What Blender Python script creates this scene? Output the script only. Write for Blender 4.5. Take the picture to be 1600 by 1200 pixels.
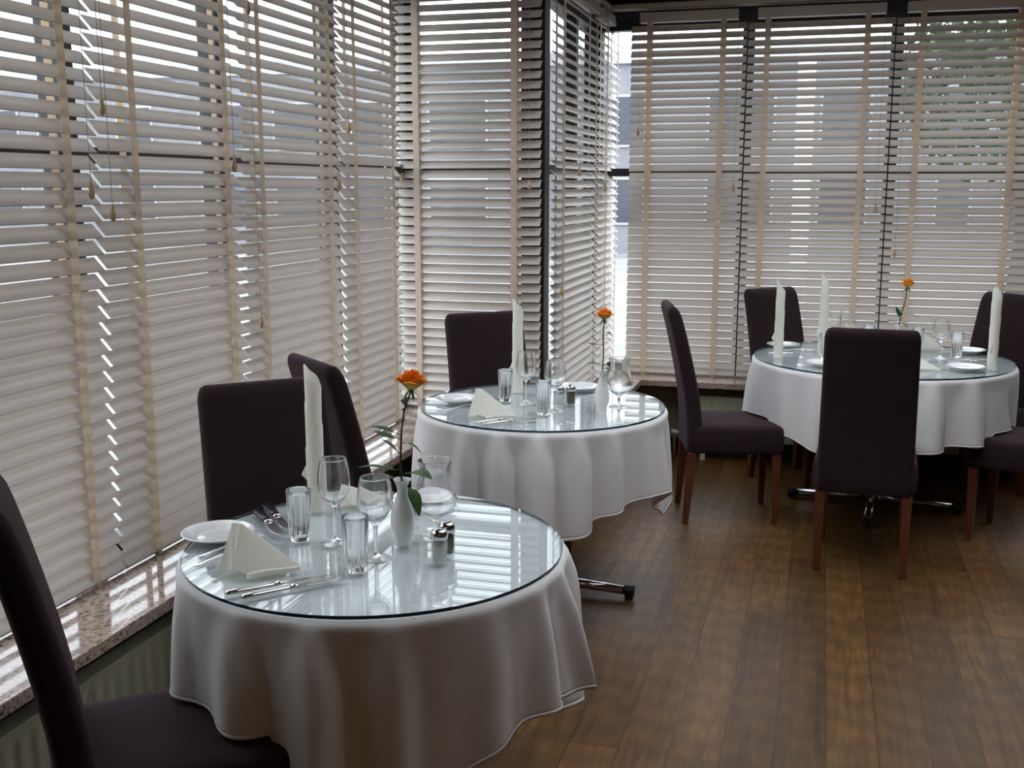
import bpy, bmesh, math, random
from mathutils import Vector, Matrix, noise as mnoise
PI = math.pi
rnd = random.Random(7)
for o in list(bpy.data.objects):
    bpy.data.objects.remove(o)
SC = bpy.context.scene
COL = SC.collection

# ------------------------------------------------------------------ camera
cam = bpy.data.objects.new('camera', bpy.data.cameras.new('camera'))
COL.objects.link(cam)
cam.data.sensor_width = 36.0
cam.data.lens = 1695.0 / 1600.0 * 36.0
cam.location = (0, 0, 1.60)
cam.rotation_euler = (math.radians(90 - 10.233), 0, math.radians(15.819))
cam.data.clip_start = 0.05
SC.camera = cam

# ------------------------------------------------------------------ sky and exposure
w = bpy.data.worlds.new('overcast_sky')
SC.world = w
w.use_nodes = True
nt = w.node_tree
nt.nodes.clear()
wo = nt.nodes.new('ShaderNodeOutputWorld')
bg = nt.nodes.new('ShaderNodeBackground')
tc = nt.nodes.new('ShaderNodeTexCoord')
sp = nt.nodes.new('ShaderNodeSeparateXYZ')
mr = nt.nodes.new('ShaderNodeValToRGB')
nt.links.new(tc.outputs['Generated'], sp.inputs[0])
nt.links.new(sp.outputs['Z'], mr.inputs[0])
mr.color_ramp.elements[0].position = 0.0
mr.color_ramp.elements[0].color = (0.66, 0.68, 0.72, 1)
mr.color_ramp.elements[1].position = 0.9
mr.color_ramp.elements[1].color = (0.96, 0.98, 1.03, 1)
nt.links.new(mr.outputs[0], bg.inputs['Color'])
bg.inputs['Strength'].default_value = 3.0
nt.links.new(bg.outputs[0], wo.inputs[0])
vs = SC.view_settings
vs.view_transform = 'Standard'
vs.look = 'None'
vs.gamma = 1.0
vs.use_curve_mapping = False
vs.exposure = 0.78
SC.cycles.max_bounces = 14
SC.cycles.diffuse_bounces = 6
SC.cycles.glossy_bounces = 5
SC.cycles.transmission_bounces = 12
SC.cycles.transparent_max_bounces = 24
SC.cycles.sample_clamp_indirect = 6.0
SC.cycles.use_denoising = True


# ------------------------------------------------------------------ materials
def new_mat(name):
    m = bpy.data.materials.new(name)
    m.use_nodes = True
    return m, m.node_tree, m.node_tree.nodes['Principled BSDF']


def mat(name, col, rough=0.5, metal=0.0, spec=0.5, noise=None, bump=None, sheen=0.0, trans=0.0, coat=0.0):
    """principled material; noise=(scale, second colour), bump=(scale, strength)"""
    m, t, b = new_mat(name)
    b.inputs['Base Color'].default_value = (*col, 1)
    b.inputs['Roughness'].default_value = rough
    b.inputs['Metallic'].default_value = metal
    b.inputs['Specular IOR Level'].default_value = spec
    b.inputs['Coat Weight'].default_value = coat
    if sheen:
        b.inputs['Sheen Weight'].default_value = sheen
        b.inputs['Sheen Tint'].default_value = (0.72, 0.48, 0.62, 1)
        b.inputs['Sheen Roughness'].default_value = 0.45
    if noise:
        co = t.nodes.new('ShaderNodeTexCoord')
        n = t.nodes.new('ShaderNodeTexNoise')
        n.inputs['Scale'].default_value = noise[0]
        n.inputs['Detail'].default_value = 4
        r = t.nodes.new('ShaderNodeValToRGB')
        r.color_ramp.elements[0].position = 0.35
        r.color_ramp.elements[1].position = 0.65
        r.color_ramp.elements[0].color = (*col, 1)
        r.color_ramp.elements[1].color = (*noise[1], 1)
        t.links.new(co.outputs['Object'], n.inputs['Vector'])
        t.links.new(n.outputs[0], r.inputs[0])
        t.links.new(r.outputs[0], b.inputs['Base Color'])
    if bump:
        co = t.nodes.new('ShaderNodeTexCoord')
        n = t.nodes.new('ShaderNodeTexNoise')
        n.inputs['Scale'].default_value = bump[0]
        bp = t.nodes.new('ShaderNodeBump')
        bp.inputs['Strength'].default_value = bump[1]
        bp.inputs['Distance'].default_value = 0.002
        t.links.new(co.outputs['Object'], n.inputs['Vector'])
        t.links.new(n.outputs[0], bp.inputs['Height'])
        t.links.new(bp.outputs[0], b.inputs['Normal'])
    if trans:
        out = t.nodes['Material Output']
        tr = t.nodes.new('ShaderNodeBsdfTranslucent')
        tr.inputs[0].default_value = (*[min(1, c * 1.05) for c in col], 1)
        mx = t.nodes.new('ShaderNodeMixShader')
        mx.inputs[0].default_value = trans
        t.links.new(b.outputs[0], mx.inputs[1])
        t.links.new(tr.outputs[0], mx.inputs[2])
        t.links.new(mx.outputs[0], out.inputs[0])
    return m


def sheet_glass(name, tint, ior=1.5):
    """clear pane: see-through with a real fresnel reflection"""
    m, t, b = new_mat(name)
    out = t.nodes['Material Output']
    tr = t.nodes.new('ShaderNodeBsdfTransparent')
    tr.inputs[0].default_value = (*tint, 1)
    gl = t.nodes.new('ShaderNodeBsdfGlossy')
    gl.inputs['Roughness'].default_value = 0.01
    fr = t.nodes.new('ShaderNodeFresnel')
    # the light goes straight through, so the rear face needs the same index as the front one
    ge = t.nodes.new('ShaderNodeNewGeometry')
    mi = t.nodes.new('ShaderNodeMapRange')
    mi.inputs[3].default_value = ior
    mi.inputs[4].default_value = 1.0 / ior
    t.links.new(ge.outputs['Backfacing'], mi.inputs[0])
    t.links.new(mi.outputs[0], fr.inputs['IOR'])
    mx = t.nodes.new('ShaderNodeMixShader')
    t.links.new(fr.outputs[0], mx.inputs[0])
    t.links.new(tr.outputs[0], mx.inputs[1])
    t.links.new(gl.outputs[0], mx.inputs[2])
    t.links.new(mx.outputs[0], out.inputs[0])
    return m


def real_glass(name, col=(1, 1, 1), ior=1.47, rough=0.0):
    m, t, b = new_mat(name)
    out = t.nodes['Material Output']
    g = t.nodes.new('ShaderNodeBsdfGlass')
    g.inputs['Color'].default_value = (*col, 1)
    g.inputs['IOR'].default_value = ior
    g.inputs['Roughness'].default_value = rough
    tr = t.nodes.new('ShaderNodeBsdfTransparent')
    mx = t.nodes.new('ShaderNodeMixShader')
    mx.inputs[0].default_value = 0.93
    t.links.new(tr.outputs[0], mx.inputs[1])
    t.links.new(g.outputs[0], mx.inputs[2])
    t.links.new(mx.outputs[0], out.inputs[0])
    return m


M = {}
M['slat'] = mat('cream_painted_slat', (0.56, 0.505, 0.455), 0.38, noise=(3, (0.54, 0.485, 0.435)))
M['tape'] = mat('beige_ladder_tape', (0.80, 0.71, 0.60), 0.9, trans=0.55)
M['cord'] = mat('beige_cord', (0.42, 0.34, 0.24), 0.8)
M['acorn'] = mat('turned_wood_acorn', (0.52, 0.37, 0.20), 0.45)
M['frame'] = mat('black_window_frame', (0.012, 0.013, 0.018), 0.4)
M['pane'] = sheet_glass('window_glass', (0.93, 0.96, 0.97))
M['wall'] = mat('olive_cream_wall', (0.26, 0.24, 0.17), 0.8, noise=(2, (0.24, 0.22, 0.155)))
M['wall_dim'] = mat('brown_painted_wall', (0.20, 0.14, 0.09), 0.85, noise=(2, (0.18, 0.13, 0.085)))
M['head'] = mat('dark_header_board', (0.020, 0.021, 0.035), 0.5)
M['rail'] = mat('cream_gloss_rail', (0.55, 0.53, 0.44), 0.35)
M['ceil'] = mat('brown_ceiling', (0.22, 0.16, 0.11), 0.8, noise=(2, (0.20, 0.145, 0.10)))
M['roof_pane'] = sheet_glass('tinted_roof_glass', (0.90, 0.91, 0.92))
M['radiator'] = mat('cream_enamel', (0.50, 0.50, 0.36), 0.35)
M['skirting'] = mat('dark_skirting', (0.015, 0.013, 0.012), 0.5)
M['fabric'] = mat('aubergine_upholstery', (0.026, 0.015, 0.0175), 0.85, spec=0.12, sheen=0.13, bump=(900, 0.25),
                  noise=(9, (0.022, 0.013, 0.015)))
M['leg'] = mat('stained_beech', (0.13, 0.038, 0.016), 0.35, noise=(14, (0.10, 0.028, 0.012)))
M['chrome'] = mat('chrome', (0.62, 0.62, 0.64), 0.12, metal=1.0)
M['steel'] = mat('polished_steel', (0.70, 0.68, 0.68), 0.16, metal=1.0)
M['rubber'] = mat('black_cap', (0.012, 0.012, 0.012), 0.5)
M['black_handle'] = mat('black_plastic_handle', (0.010, 0.011, 0.016), 0.28)
M['board'] = mat('table_board', (0.24, 0.17, 0.10), 0.6)
M['cloth'] = mat('white_linen', (0.86, 0.845, 0.84), 0.9, spec=0.1, trans=0.16, bump=(500, 0.12))
M['napkin'] = mat('cream_napkin', (0.93, 0.92, 0.87), 0.9, spec=0.1, trans=0.45, bump=(260, 0.1))
M['china'] = mat('white_china', (0.80, 0.80, 0.80), 0.12, coat=0.5)
M['glass'] = real_glass('clear_glass', (1, 1, 1))
M['table_glass'] = sheet_glass('glass_plate', (0.955, 0.985, 0.987), 1.52)
M['glass_edge'] = mat('teal_glass_edge', (0.01, 0.05, 0.075), 0.1, coat=1.0)
M['shaker_glass'] = sheet_glass('shaker_glass', (0.97, 0.98, 0.98), 1.4)
M['salt'] = mat('white_salt', (0.75, 0.75, 0.74), 0.9)
M['pepper'] = mat('ground_pepper', (0.20, 0.16, 0.11), 0.9, noise=(300, (0.05, 0.04, 0.03)))
M['stem'] = mat('green_brown_stem', (0.020, 0.028, 0.012), 0.6)
M['leaf'] = mat('rose_leaf', (0.055, 0.135, 0.032), 0.4, trans=0.4, noise=(60, (0.075, 0.17, 0.04)))
M['grass_green'] = mat('sepal_green', (0.08, 0.16, 0.03), 0.6)
M['render_wall'] = mat('pale_grey_render', (0.26, 0.26, 0.28), 0.9, noise=(0.6, (0.20, 0.20, 0.22)))
M['render_light'] = mat('pale_render_band', (0.42, 0.42, 0.42), 0.9)
M['dark_window'] = mat('dark_window_glass', (0.05, 0.06, 0.08), 0.1)
M['white_post'] = mat('white_painted_post', (0.85, 0.87, 0.87), 0.6)
M['paving'] = mat('pale_paving', (0.30, 0.30, 0.30), 0.9, noise=(0.8, (0.22, 0.22, 0.23)))
M['tree_leaf'] = mat('tree_leaf', (0.035, 0.07, 0.02), 0.6, trans=0.2)
M['bark'] = mat('bark', (0.06, 0.045, 0.035), 0.9)


def petal_mat():
    m, t, b = new_mat('orange_yellow_petal')
    co = t.nodes.new('ShaderNodeTexCoord')
    s = t.nodes.new('ShaderNodeSeparateXYZ')
    r = t.nodes.new('ShaderNodeValToRGB')
    e = r.color_ramp.elements
    e[0].position, e[0].color = 0.20, (0.80, 0.62, 0.10, 1)
    e[1].position, e[1].color = 0.85, (0.98, 0.33, 0.015, 1)
    x = e.new(0.50)
    x.color = (0.98, 0.46, 0.03, 1)
    n = t.nodes.new('ShaderNodeTexNoise')
    n.inputs['Scale'].default_value = 6
    ad = t.nodes.new('ShaderNodeMath')
    ad.operation = 'MULTIPLY_ADD'
    ad.inputs[1].default_value = 0.35
    t.links.new(co.outputs['Generated'], s.inputs[0])
    t.links.new(co.outputs['Generated'], n.inputs['Vector'])
    t.links.new(n.outputs[0], ad.inputs[0])
    t.links.new(s.outputs['Z'], ad.inputs[2])
    sub = t.nodes.new('ShaderNodeMath')
    sub.operation = 'SUBTRACT'
    sub.inputs[1].default_value = 0.17
    t.links.new(ad.outputs[0], sub.inputs[0])
    t.links.new(sub.outputs[0], r.inputs[0])
    t.links.new(r.outputs[0], b.inputs['Base Color'])
    b.inputs['Roughness'].default_value = 0.55
    tr = t.nodes.new('ShaderNodeBsdfTranslucent')
    mx = t.nodes.new('ShaderNodeMixShader')
    mx.inputs[0].default_value = 0.35
    t.links.new(r.outputs[0], tr.inputs[0])
    t.links.new(b.outputs[0], mx.inputs[1])
    t.links.new(tr.outputs[0], mx.inputs[2])
    t.links.new(mx.outputs[0], t.nodes['Material Output'].inputs[0])
    return m


M['petal'] = petal_mat()


def granite_mat():
    m, t, b = new_mat('polished_pink_brown_granite')
    co = t.nodes.new('ShaderNodeTexCoord')
    v = t.nodes.new('ShaderNodeTexVoronoi')
    v.inputs['Scale'].default_value = 170
    n = t.nodes.new('ShaderNodeTexNoise')
    n.inputs['Scale'].default_value = 95
    n.inputs['Detail'].default_value = 5
    r = t.nodes.new('ShaderNodeValToRGB')
    e = r.color_ramp.elements
    e[0].position, e[0].color = 0.36, (0.10, 0.07, 0.055, 1)
    e[1].position, e[1].color = 0.62, (0.52, 0.41, 0.34, 1)
    x = e.new(0.45)
    x.color = (0.42, 0.31, 0.25, 1)
    mx = t.nodes.new('ShaderNodeMix')
    mx.data_type = 'RGBA'
    mx.blend_type = 'MULTIPLY'
    mx.inputs[0].default_value = 0.45
    t.links.new(co.outputs['Object'], v.inputs['Vector'])
    t.links.new(co.outputs['Object'], n.inputs['Vector'])
    t.links.new(n.outputs[0], r.inputs[0])
    t.links.new(r.outputs[0], mx.inputs[6])
    t.links.new(v.outputs['Color'], mx.inputs[7])
    t.links.new(mx.outputs[2], b.inputs['Base Color'])
    b.inputs['Roughness'].default_value = 0.09
    b.inputs['Coat Weight'].default_value = 0.3
    return m


M['granite'] = granite_mat()


def floor_mat():
    m, t, b = new_mat('oiled_oak_planks')
    L = t.links.new
    co = t.nodes.new('ShaderNodeTexCoord')
    mp = t.nodes.new('ShaderNodeMapping')
    mp.inputs['Rotation'].default_value = (0, 0, PI / 2)
    mp.inputs['Location'].default_value = (0.35, 0.0625, 0)
    br = t.nodes.new('ShaderNodeTexBrick')
    br.offset = 0.37
    br.inputs['Color1'].default_value = (0.0, 0.0, 0.0, 1)
    br.inputs['Color2'].default_value = (1, 1, 1, 1)
    br.inputs['Mortar'].default_value = (0.5, 0.5, 0.5, 1)
    br.inputs['Scale'].default_value = 1.0
    br.inputs['Mortar Size'].default_value = 0.0012
    br.inputs['Mortar Smooth'].default_value = 0.2
    br.inputs['Bias'].default_value = 0.0
    br.inputs['Brick Width'].default_value = 1.85
    br.inputs['Row Height'].default_value = 0.145
    L(co.outputs['Object'], mp.inputs[0])
    L(mp.outputs[0], br.inputs['Vector'])
    # grain: noise stretched along the plank, shifted per plank
    sx = t.nodes.new('ShaderNodeSeparateXYZ')
    L(co.outputs['Object'], sx.inputs[0])
    sb = t.nodes.new('ShaderNodeSeparateColor')
    L(br.outputs['Color'], sb.inputs[0])
    ofs = t.nodes.new('ShaderNodeMath')
    ofs.operation = 'MULTIPLY_ADD'
    ofs.inputs[1].default_value = 13.0
    L(sb.outputs[0], ofs.inputs[0])
    L(sx.outputs['Y'], ofs.inputs[2])
    cb = t.nodes.new('ShaderNodeCombineXYZ')
    L(sx.outputs['X'], cb.inputs[0])
    L(ofs.outputs[0], cb.inputs[1])
    m2 = t.nodes.new('ShaderNodeMapping')
    m2.inputs['Scale'].default_value = (26, 1.9, 1)
    L(cb.outputs[0], m2.inputs[0])
    n = t.nodes.new('ShaderNodeTexNoise')
    n.inputs['Scale'].default_value = 1.0
    n.inputs['Detail'].default_value = 6
    n.inputs['Roughness'].default_value = 0.62
    n.inputs['Distortion'].default_value = 1.2
    L(m2.outputs[0], n.inputs['Vector'])
    m3 = t.nodes.new('ShaderNodeMapping')
    m3.inputs['Scale'].default_value = (9, 1.3, 1)
    L(cb.outputs[0], m3.inputs[0])
    wv = t.nodes.new('ShaderNodeTexWave')
    wv.wave_type = 'RINGS'
    wv.inputs['Scale'].default_value = 1.6
    wv.inputs['Distortion'].default_value = 5
    wv.inputs['Detail'].default_value = 3
    L(m3.outputs[0], wv.inputs['Vector'])
    r = t.nodes.new('ShaderNodeValToRGB')
    e = r.color_ramp.elements
    e[0].position, e[0].color = 0.30, (0.080, 0.036, 0.010, 1)
    e[1].position, e[1].color = 0.70, (0.170, 0.085, 0.026, 1)
    L(n.outputs[0], r.inputs[0])
    mx = t.nodes.new('ShaderNodeMix')
    mx.data_type = 'RGBA'
    mx.blend_type = 'MULTIPLY'
    mx.inputs[0].default_value = 0.22
    L(r.outputs[0], mx.inputs[6])
    L(wv.outputs[0], mx.inputs[7])
    # plank to plank tone
    hv = t.nodes.new('ShaderNodeHueSaturation')
    vm = t.nodes.new('ShaderNodeMapRange')
    vm.inputs[3].default_value = 0.80
    vm.inputs[4].default_value = 1.25
    L(sb.outputs[0], vm.inputs[0])
    L(vm.outputs[0], hv.inputs['Value'])
    L(mx.outputs[2], hv.inputs['Color'])
    # scuffs
    n4 = t.nodes.new('ShaderNodeTexNoise')
    n4.inputs['Scale'].default_value = 2.2
    n4.inputs['Detail'].default_value = 6
    L(co.outputs['Object'], n4.inputs['Vector'])
    mx3 = t.nodes.new('ShaderNodeMix')
    mx3.data_type = 'RGBA'
    mx3.blend_type = 'MULTIPLY'
    mx3.inputs[0].default_value = 0.45
    rr = t.nodes.new('ShaderNodeValToRGB')
    rr.color_ramp.elements[0].position = 0.3
    rr.color_ramp.elements[0].color = (0.55, 0.55, 0.58, 1)
    rr.color_ramp.elements[1].position = 0.6
    L(n4.outputs[0], rr.inputs[0])
    L(hv.outputs[0], mx3.inputs[6])
    L(rr.outputs[0], mx3.inputs[7])
    mx2 = t.nodes.new('ShaderNodeMix')
    mx2.data_type = 'RGBA'
    L(br.outputs['Fac'], mx2.inputs[0])
    L(mx3.outputs[2], mx2.inputs[6])
    mx2.inputs[7].default_value = (0.018, 0.010, 0.006, 1)
    L(mx2.outputs[2], b.inputs['Base Color'])
    b.inputs['Roughness'].default_value = 0.42
    b.inputs['Specular IOR Level'].default_value = 0.28
    bp = t.nodes.new('ShaderNodeBump')
    bp.inputs['Strength'].default_value = 0.15
    bp.inputs['Distance'].default_value = 0.002
    L(n.outputs[0], bp.inputs['Height'])
    L(bp.outputs[0], b.inputs['Normal'])
    return m


M['floor'] = floor_mat()


# ------------------------------------------------------------------ mesh helpers
class MB:
    """collects shapes into one mesh"""
    def __init__(self):
        self.v, self.f = [], []

    def add(self, verts, faces, X=None):
        n = len(self.v)
        self.v += [tuple(X @ Vector(p)) if X is not None else tuple(p) for p in verts]
        self.f += [tuple(i + n for i in f) for f in faces]
        return self

    def box(self, x0, x1, y0, y1, z0, z1, X=None):
        v = [(x, y, z) for z in (z0, z1) for y in (y0, y1) for x in (x0, x1)]
        return self.add(v, [(0, 2, 3, 1), (4, 5, 7, 6), (0, 1, 5, 4), (2, 6, 7, 3), (0, 4, 6, 2), (1, 3, 7, 5)], X)

    def lathe(self, prof, n=32, X=None, rf=None, cap0=True, cap1=True):
        v, f = [], []
        for k, (r, z) in enumerate(prof):
            for i in range(n):
                a = 2 * PI * i / n
                q = rf(k, a, r) if rf else r
                v.append((q * math.cos(a), q * math.sin(a), z))
        for k in range(len(prof) - 1):
            for i in range(n):
                j = (i + 1) % n
                f.append((k * n + i, k * n + j, (k + 1) * n + j, (k + 1) * n + i))
        if cap0:
            f.append(tuple(reversed(range(n))))
        if cap1:
            f.append(tuple((len(prof) - 1) * n + i for i in range(n)))
        return self.add(v, f, X)

    def tube(self, pts, rad, n=8, X=None):
        """round bar along points; rad a number or a list"""
        v, f = [], []
        P = [Vector(p) for p in pts]
        up = Vector((0.31, 0.17, 0.93)).normalized()
        for k, p in enumerate(P):
            d = (P[min(k + 1, len(P) - 1)] - P[max(k - 1, 0)]).normalized()
            a = d.cross(up)
            if a.length < 1e-3:
                a = d.cross(Vector((1, 0, 0)))
            a.normalize()
            b = d.cross(a)
            r = rad[k] if isinstance(rad, (list, tuple)) else rad
            for i in range(n):
                t = 2 * PI * i / n
                v.append(p + a * (r * math.cos(t)) + b * (r * math.sin(t)))
        for k in range(len(P) - 1):
            for i in range(n):
                j = (i + 1) % n
                f.append((k * n + i, k * n + j, (k + 1) * n + j, (k + 1) * n + i))
        f.append(tuple(reversed(range(n))))
        f.append(tuple((len(P) - 1) * n + i for i in range(n)))
        return self.add(v, f, X)

    def loft(self, rings, closed=True, caps=True):
        n = len(rings[0])
        v = [p for r in rings for p in r]
        f = []
        for k in range(len(rings) - 1):
            for i in range(n if closed else n - 1):
                j = (i + 1) % n
                f.append((k * n + i, k * n + j, (k + 1) * n + j, (k + 1) * n + i))
        if caps:
            f.append(tuple(reversed(range(n))))
            f.append(tuple((len(rings) - 1) * n + i for i in range(n)))
        return self.add(v, f)

    def mesh(self, name, m, smooth=False):
        me = bpy.data.meshes.new(name)
        me.from_pydata(self.v, [], self.f)
        me.update()
        bm = bmesh.new()
        bm.from_mesh(me)
        bmesh.ops.recalc_face_normals(bm, faces=bm.faces)
        bm.to_mesh(me)
        bm.free()
        for mm in (m if isinstance(m, (list, tuple)) else [m]):
            me.materials.append(mm)
        if smooth:
            for p in me.polygons:
                p.use_smooth = True
        return me

    def build(self, name, m, parent=None, smooth=False, bevel=0, subsurf=0, auto=False):
        o = bpy.data.objects.new(name, self.mesh(name, m, smooth or auto))
        COL.objects.link(o)
        if parent is not None:
            o.parent = parent
        if bevel:
            b = o.modifiers.new('bevel', 'BEVEL')
            b.width = bevel
            b.segments = 3
            b.limit_method = 'ANGLE'
        if subsurf:
            s = o.modifiers.new('sub', 'SUBSURF')
            s.levels = s.render_levels = subsurf
        if auto:
            o.data.set_sharp_from_angle(angle=math.radians(38))
        return o


def tag(o, label=None, cat=None, group=None, kind=None):
    if label:
        o['label'] = label
    if cat:
        o['category'] = cat
    if group:
        o['group'] = group
    if kind:
        o['kind'] = kind
    return o


def thing(name, label, cat, loc=(0, 0, 0), rz=0.0, group=None):
    o = bpy.data.objects.new(name, None)
    o.empty_display_size = 0.05
    COL.objects.link(o)
    o.location = loc
    o.rotation_euler = (0, 0, rz)
    return tag(o, label, cat, group)


def copy_tree(o, parent=None):
    c = o.copy()
    COL.objects.link(c)
    if parent is not None:
        c.parent = parent
    for ch in list(o.children):
        copy_tree(ch, c)
    return c


_used = set()


def place(proto, label, loc, rz=0.0, group=None, sc=None):
    """the first call moves the prototype itself, later calls copy it with its parts"""
    if proto.name in _used:
        o = copy_tree(proto)
    else:
        o = proto
        _used.add(proto.name)
    o['label'] = label
    if group:
        o['group'] = group
    o.location = loc
    o.rotation_euler = (0, 0, rz)
    if sc:
        o.scale = sc
    return o


def struct(name, mb, m, parent=None, label=None, **k):
    o = mb.build(name, m, parent, **k)
    if parent is None:
        o['kind'] = 'structure'
        if label:
            o['label'] = label
    return o


# ------------------------------------------------------------------ room shell
XG, YF, XS, YB = -2.06, 5.27, -1.37, 6.60        # glass planes: left, bay front, bay side, back
SILL = 0.49
XR, YN = 3.4, -3.0                               # right wall, wall behind the camera
CEIL = 2.80
struct('floor', MB().box(-2.2, XR + 0.1, YN - 0.1, 6.75, -0.06, 0.0), M['floor'], label='brown oiled oak plank floor')
SK = (-0.9, 1.30, 1.90, 5.4)                   # roof light over the dining bay
struct('ceiling', MB().box(-2.2, XR + 0.1, YN - 0.1, SK[2], CEIL, CEIL + 0.1).box(-2.2, XR + 0.1, SK[3], 6.75, CEIL, CEIL + 0.1)
       .box(-2.2, SK[0], SK[2], SK[3], CEIL, CEIL + 0.1).box(SK[1], XR + 0.1, SK[2], SK[3], CEIL, CEIL + 0.1), M['ceil'],
       label='brown ceiling round the roof light')
# low walls under the sill
struct('wall_left', MB().box(-2.14, -1.98, YN, 5.19, 0, 0.45), M['wall'])
struct('wall_bay_front', MB().box(-2.14, -1.29, 5.19, 5.35, 0, 0.45), M['wall'])
struct('wall_bay_side', MB().box(-1.45, -1.29, 5.35, 6.52, 0, 0.45), M['wall'])
struct('wall_back', MB().box(-1.45, XR, 6.52, 6.68, 0, 0.45), M['wall'])
struct('wall_right', MB().box(XR, XR + 0.1, YN, 6.68, 0, CEIL), M['wall_dim'])
struct('wall_rear', MB().box(-2.14, XR, YN - 0.1, YN, 0, CEIL), M['wall_dim'])
struct('wall_left_solid', MB().box(-2.14, -2.0, YN, 0.98, 0.45, CEIL), M['wall_dim'])
# dark header boards over the windows
struct('trim_1', MB().box(-2.14, -2.0, 0.15, 5.21, 2.56, CEIL)
       .box(-2.14, -1.31, 5.21, 5.35, 2.56, CEIL).box(-1.45, -1.31, 5.35, 6.54, 2.56, CEIL)
       .box(-1.45, XR, 6.54, 6.68, 2.56, CEIL), M['head'], label='dark board above the window heads')
# cream rail running under the header
mb = MB()
mb.box(-2.0, -1.925, 0.15, 5.21, 2.612, 2.645).box(-1.94, -1.31, 5.135, 5.21, 2.612, 2.645)
mb.box(-1.31, -1.235, 5.135, 6.54, 2.612, 2.645).box(-1.25, XR, 6.465, 6.54, 2.612, 2.645)
struct('trim_2', mb, M['rail'], label='cream painted rail above the blinds', bevel=0.006)
# skirting
struct('baseboard_back', MB().box(-1.28, XR, 6.50, 6.52, 0, 0.10), M['skirting'])
struct('baseboard_left', MB().box(-1.98, -1.96, YN, 5.17, 0, 0.10), M['skirting'])
struct('baseboard_bay', MB().box(-1.96, -1.27, 5.17, 5.19, 0, 0.10).box(-1.29, -1.27, 5.19, 6.50, 0, 0.10), M['skirting'])


# granite sill: one stepped slab round the bay
def sill_outline():
    return [(-2.10, YN), (-1.675, YN), (-1.675, 4.90), (-0.983, 4.90), (-0.983, 6.262), (XR, 6.262),
            (XR, 6.66), (-1.43, 6.66), (-1.43, 5.33), (-2.10, 5.33)]


pts = sill_outline()
mb = MB()
n = len(pts)
mb.add([(x, y, SILL - 0.035) for x, y in pts] + [(x, y, SILL) for x, y in pts],
       [tuple(reversed(range(n))), tuple(range(n, 2 * n))] + [(i, (i + 1) % n, (i + 1) % n + n, i + n) for i in range(n)])
struct('trim_3', mb, M['granite'], label='polished speckled pink-brown granite window sill', bevel=0.003)


# windows: frame plus pane, one per bay
def window(num, a, b, along, plane, out, z0=SILL, z1=2.56, trans=1.69):
    """along 'y' (plane is x) or 'x' (plane is y); out = +-1 direction of outdoors"""
    fr = MB()
    hw = 0.032

    def bx(p0, p1, q0, q1, za, zb, mbx):
        if along == 'y':
            mbx.box(q0, q1, p0, p1, za, zb)
        else:
            mbx.box(p0, p1, q0, q1, za, zb)
    q0, q1 = plane - 0.035, plane + 0.035
    bx(a, a + hw, q0, q1, z0, z1, fr)
    bx(b - hw, b, q0, q1, z0, z1, fr)
    bx(a + hw, b - hw, q0, q1, z0, z0 + 0.05, fr)
    bx(a + hw, b - hw, q0, q1, z1 - 0.05, z1, fr)
    bx(a + hw, b - hw, q0, q1, trans - 0.02, trans + 0.026, fr)
    o = fr.build('window_%d' % num, M['frame'])
    o['kind'] = 'structure'
    for za, zb in ((z0 + 0.05, trans - 0.02), (trans + 0.026, z1 - 0.05)):
        g = MB()
        bx(a + hw, b - hw, plane - 0.004, plane + 0.004, za, zb, g)
        g.build('glass_pane', M['pane'], o)
    return o


wn = 0
for a, b in ((0.98, 1.80), (1.80, 2.64), (2.64, 3.46), (3.46, 4.36), (4.36, 5.235)):
    wn += 1
    window(wn, a, b, 'y', XG, -1)
wn += 1
window(wn, XG + 0.035, XS - 0.035, 'x', YF, 1)
for a, b in ((5.305, 6.02), (6.02, 6.565)):
    wn += 1
    window(wn, a, b, 'y', XS, -1)
for a, b in ((XS + 0.035, -0.455), (-0.455, 0.35), (0.35, 1.15), (1.15, 1.95), (1.95, 2.70), (2.70, XR)):
    wn += 1
    window(wn, a, b, 'x', YB, 1)
wn += 1
rl = MB()
for k in range(6):
    x = SK[0] + (SK[1] - SK[0]) * k / 5
    rl.box(x - 0.035, x + 0.035, SK[2] - 0.035, SK[3] + 0.035, CEIL - 0.01, CEIL + 0.11)
for y in (SK[2], 0.5 * (SK[2] + SK[3]), SK[3]):
    rl.box(SK[0] - 0.035, SK[1] + 0.035, y - 0.035, y + 0.035, CEIL, CEIL + 0.09)
rl = rl.build('window_%d' % wn, M['frame'])
rl['kind'] = 'structure'
MB().box(SK[0], SK[1], SK[2], SK[3], CEIL + 0.04, CEIL + 0.048).build('glass_pane', M['roof_pane'], rl)
# black corner posts
struct('trim_4', MB().box(XS - 0.035, XS + 0.06, YF - 0.07, YF + 0.035, SILL, 2.56), M['frame'],
       label='black window corner post', bevel=0.003)
struct('trim_5', MB().box(XG - 0.035, XG + 0.035, YF - 0.035, YF + 0.035, SILL, 2.56), M['frame'], bevel=0.003)
struct('trim_6', MB().box(XS - 0.035, XS + 0.035, YB - 0.035, YB + 0.035, SILL, 2.56), M['frame'], bevel=0.003)

# ------------------------------------------------------------------ venetian blinds
SW, ST, PITCH = 0.051, 0.0028, 0.0462
ZTOP = 2.53


def acorn_mb(z):
    return [(0.0015, z + 0.028), (0.0055, z + 0.024), (0.0065, z + 0.012), (0.009, z + 0.002), (0.0095, z - 0.006),
            (0.006, z - 0.016), (0.002, z - 0.020)]


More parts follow.
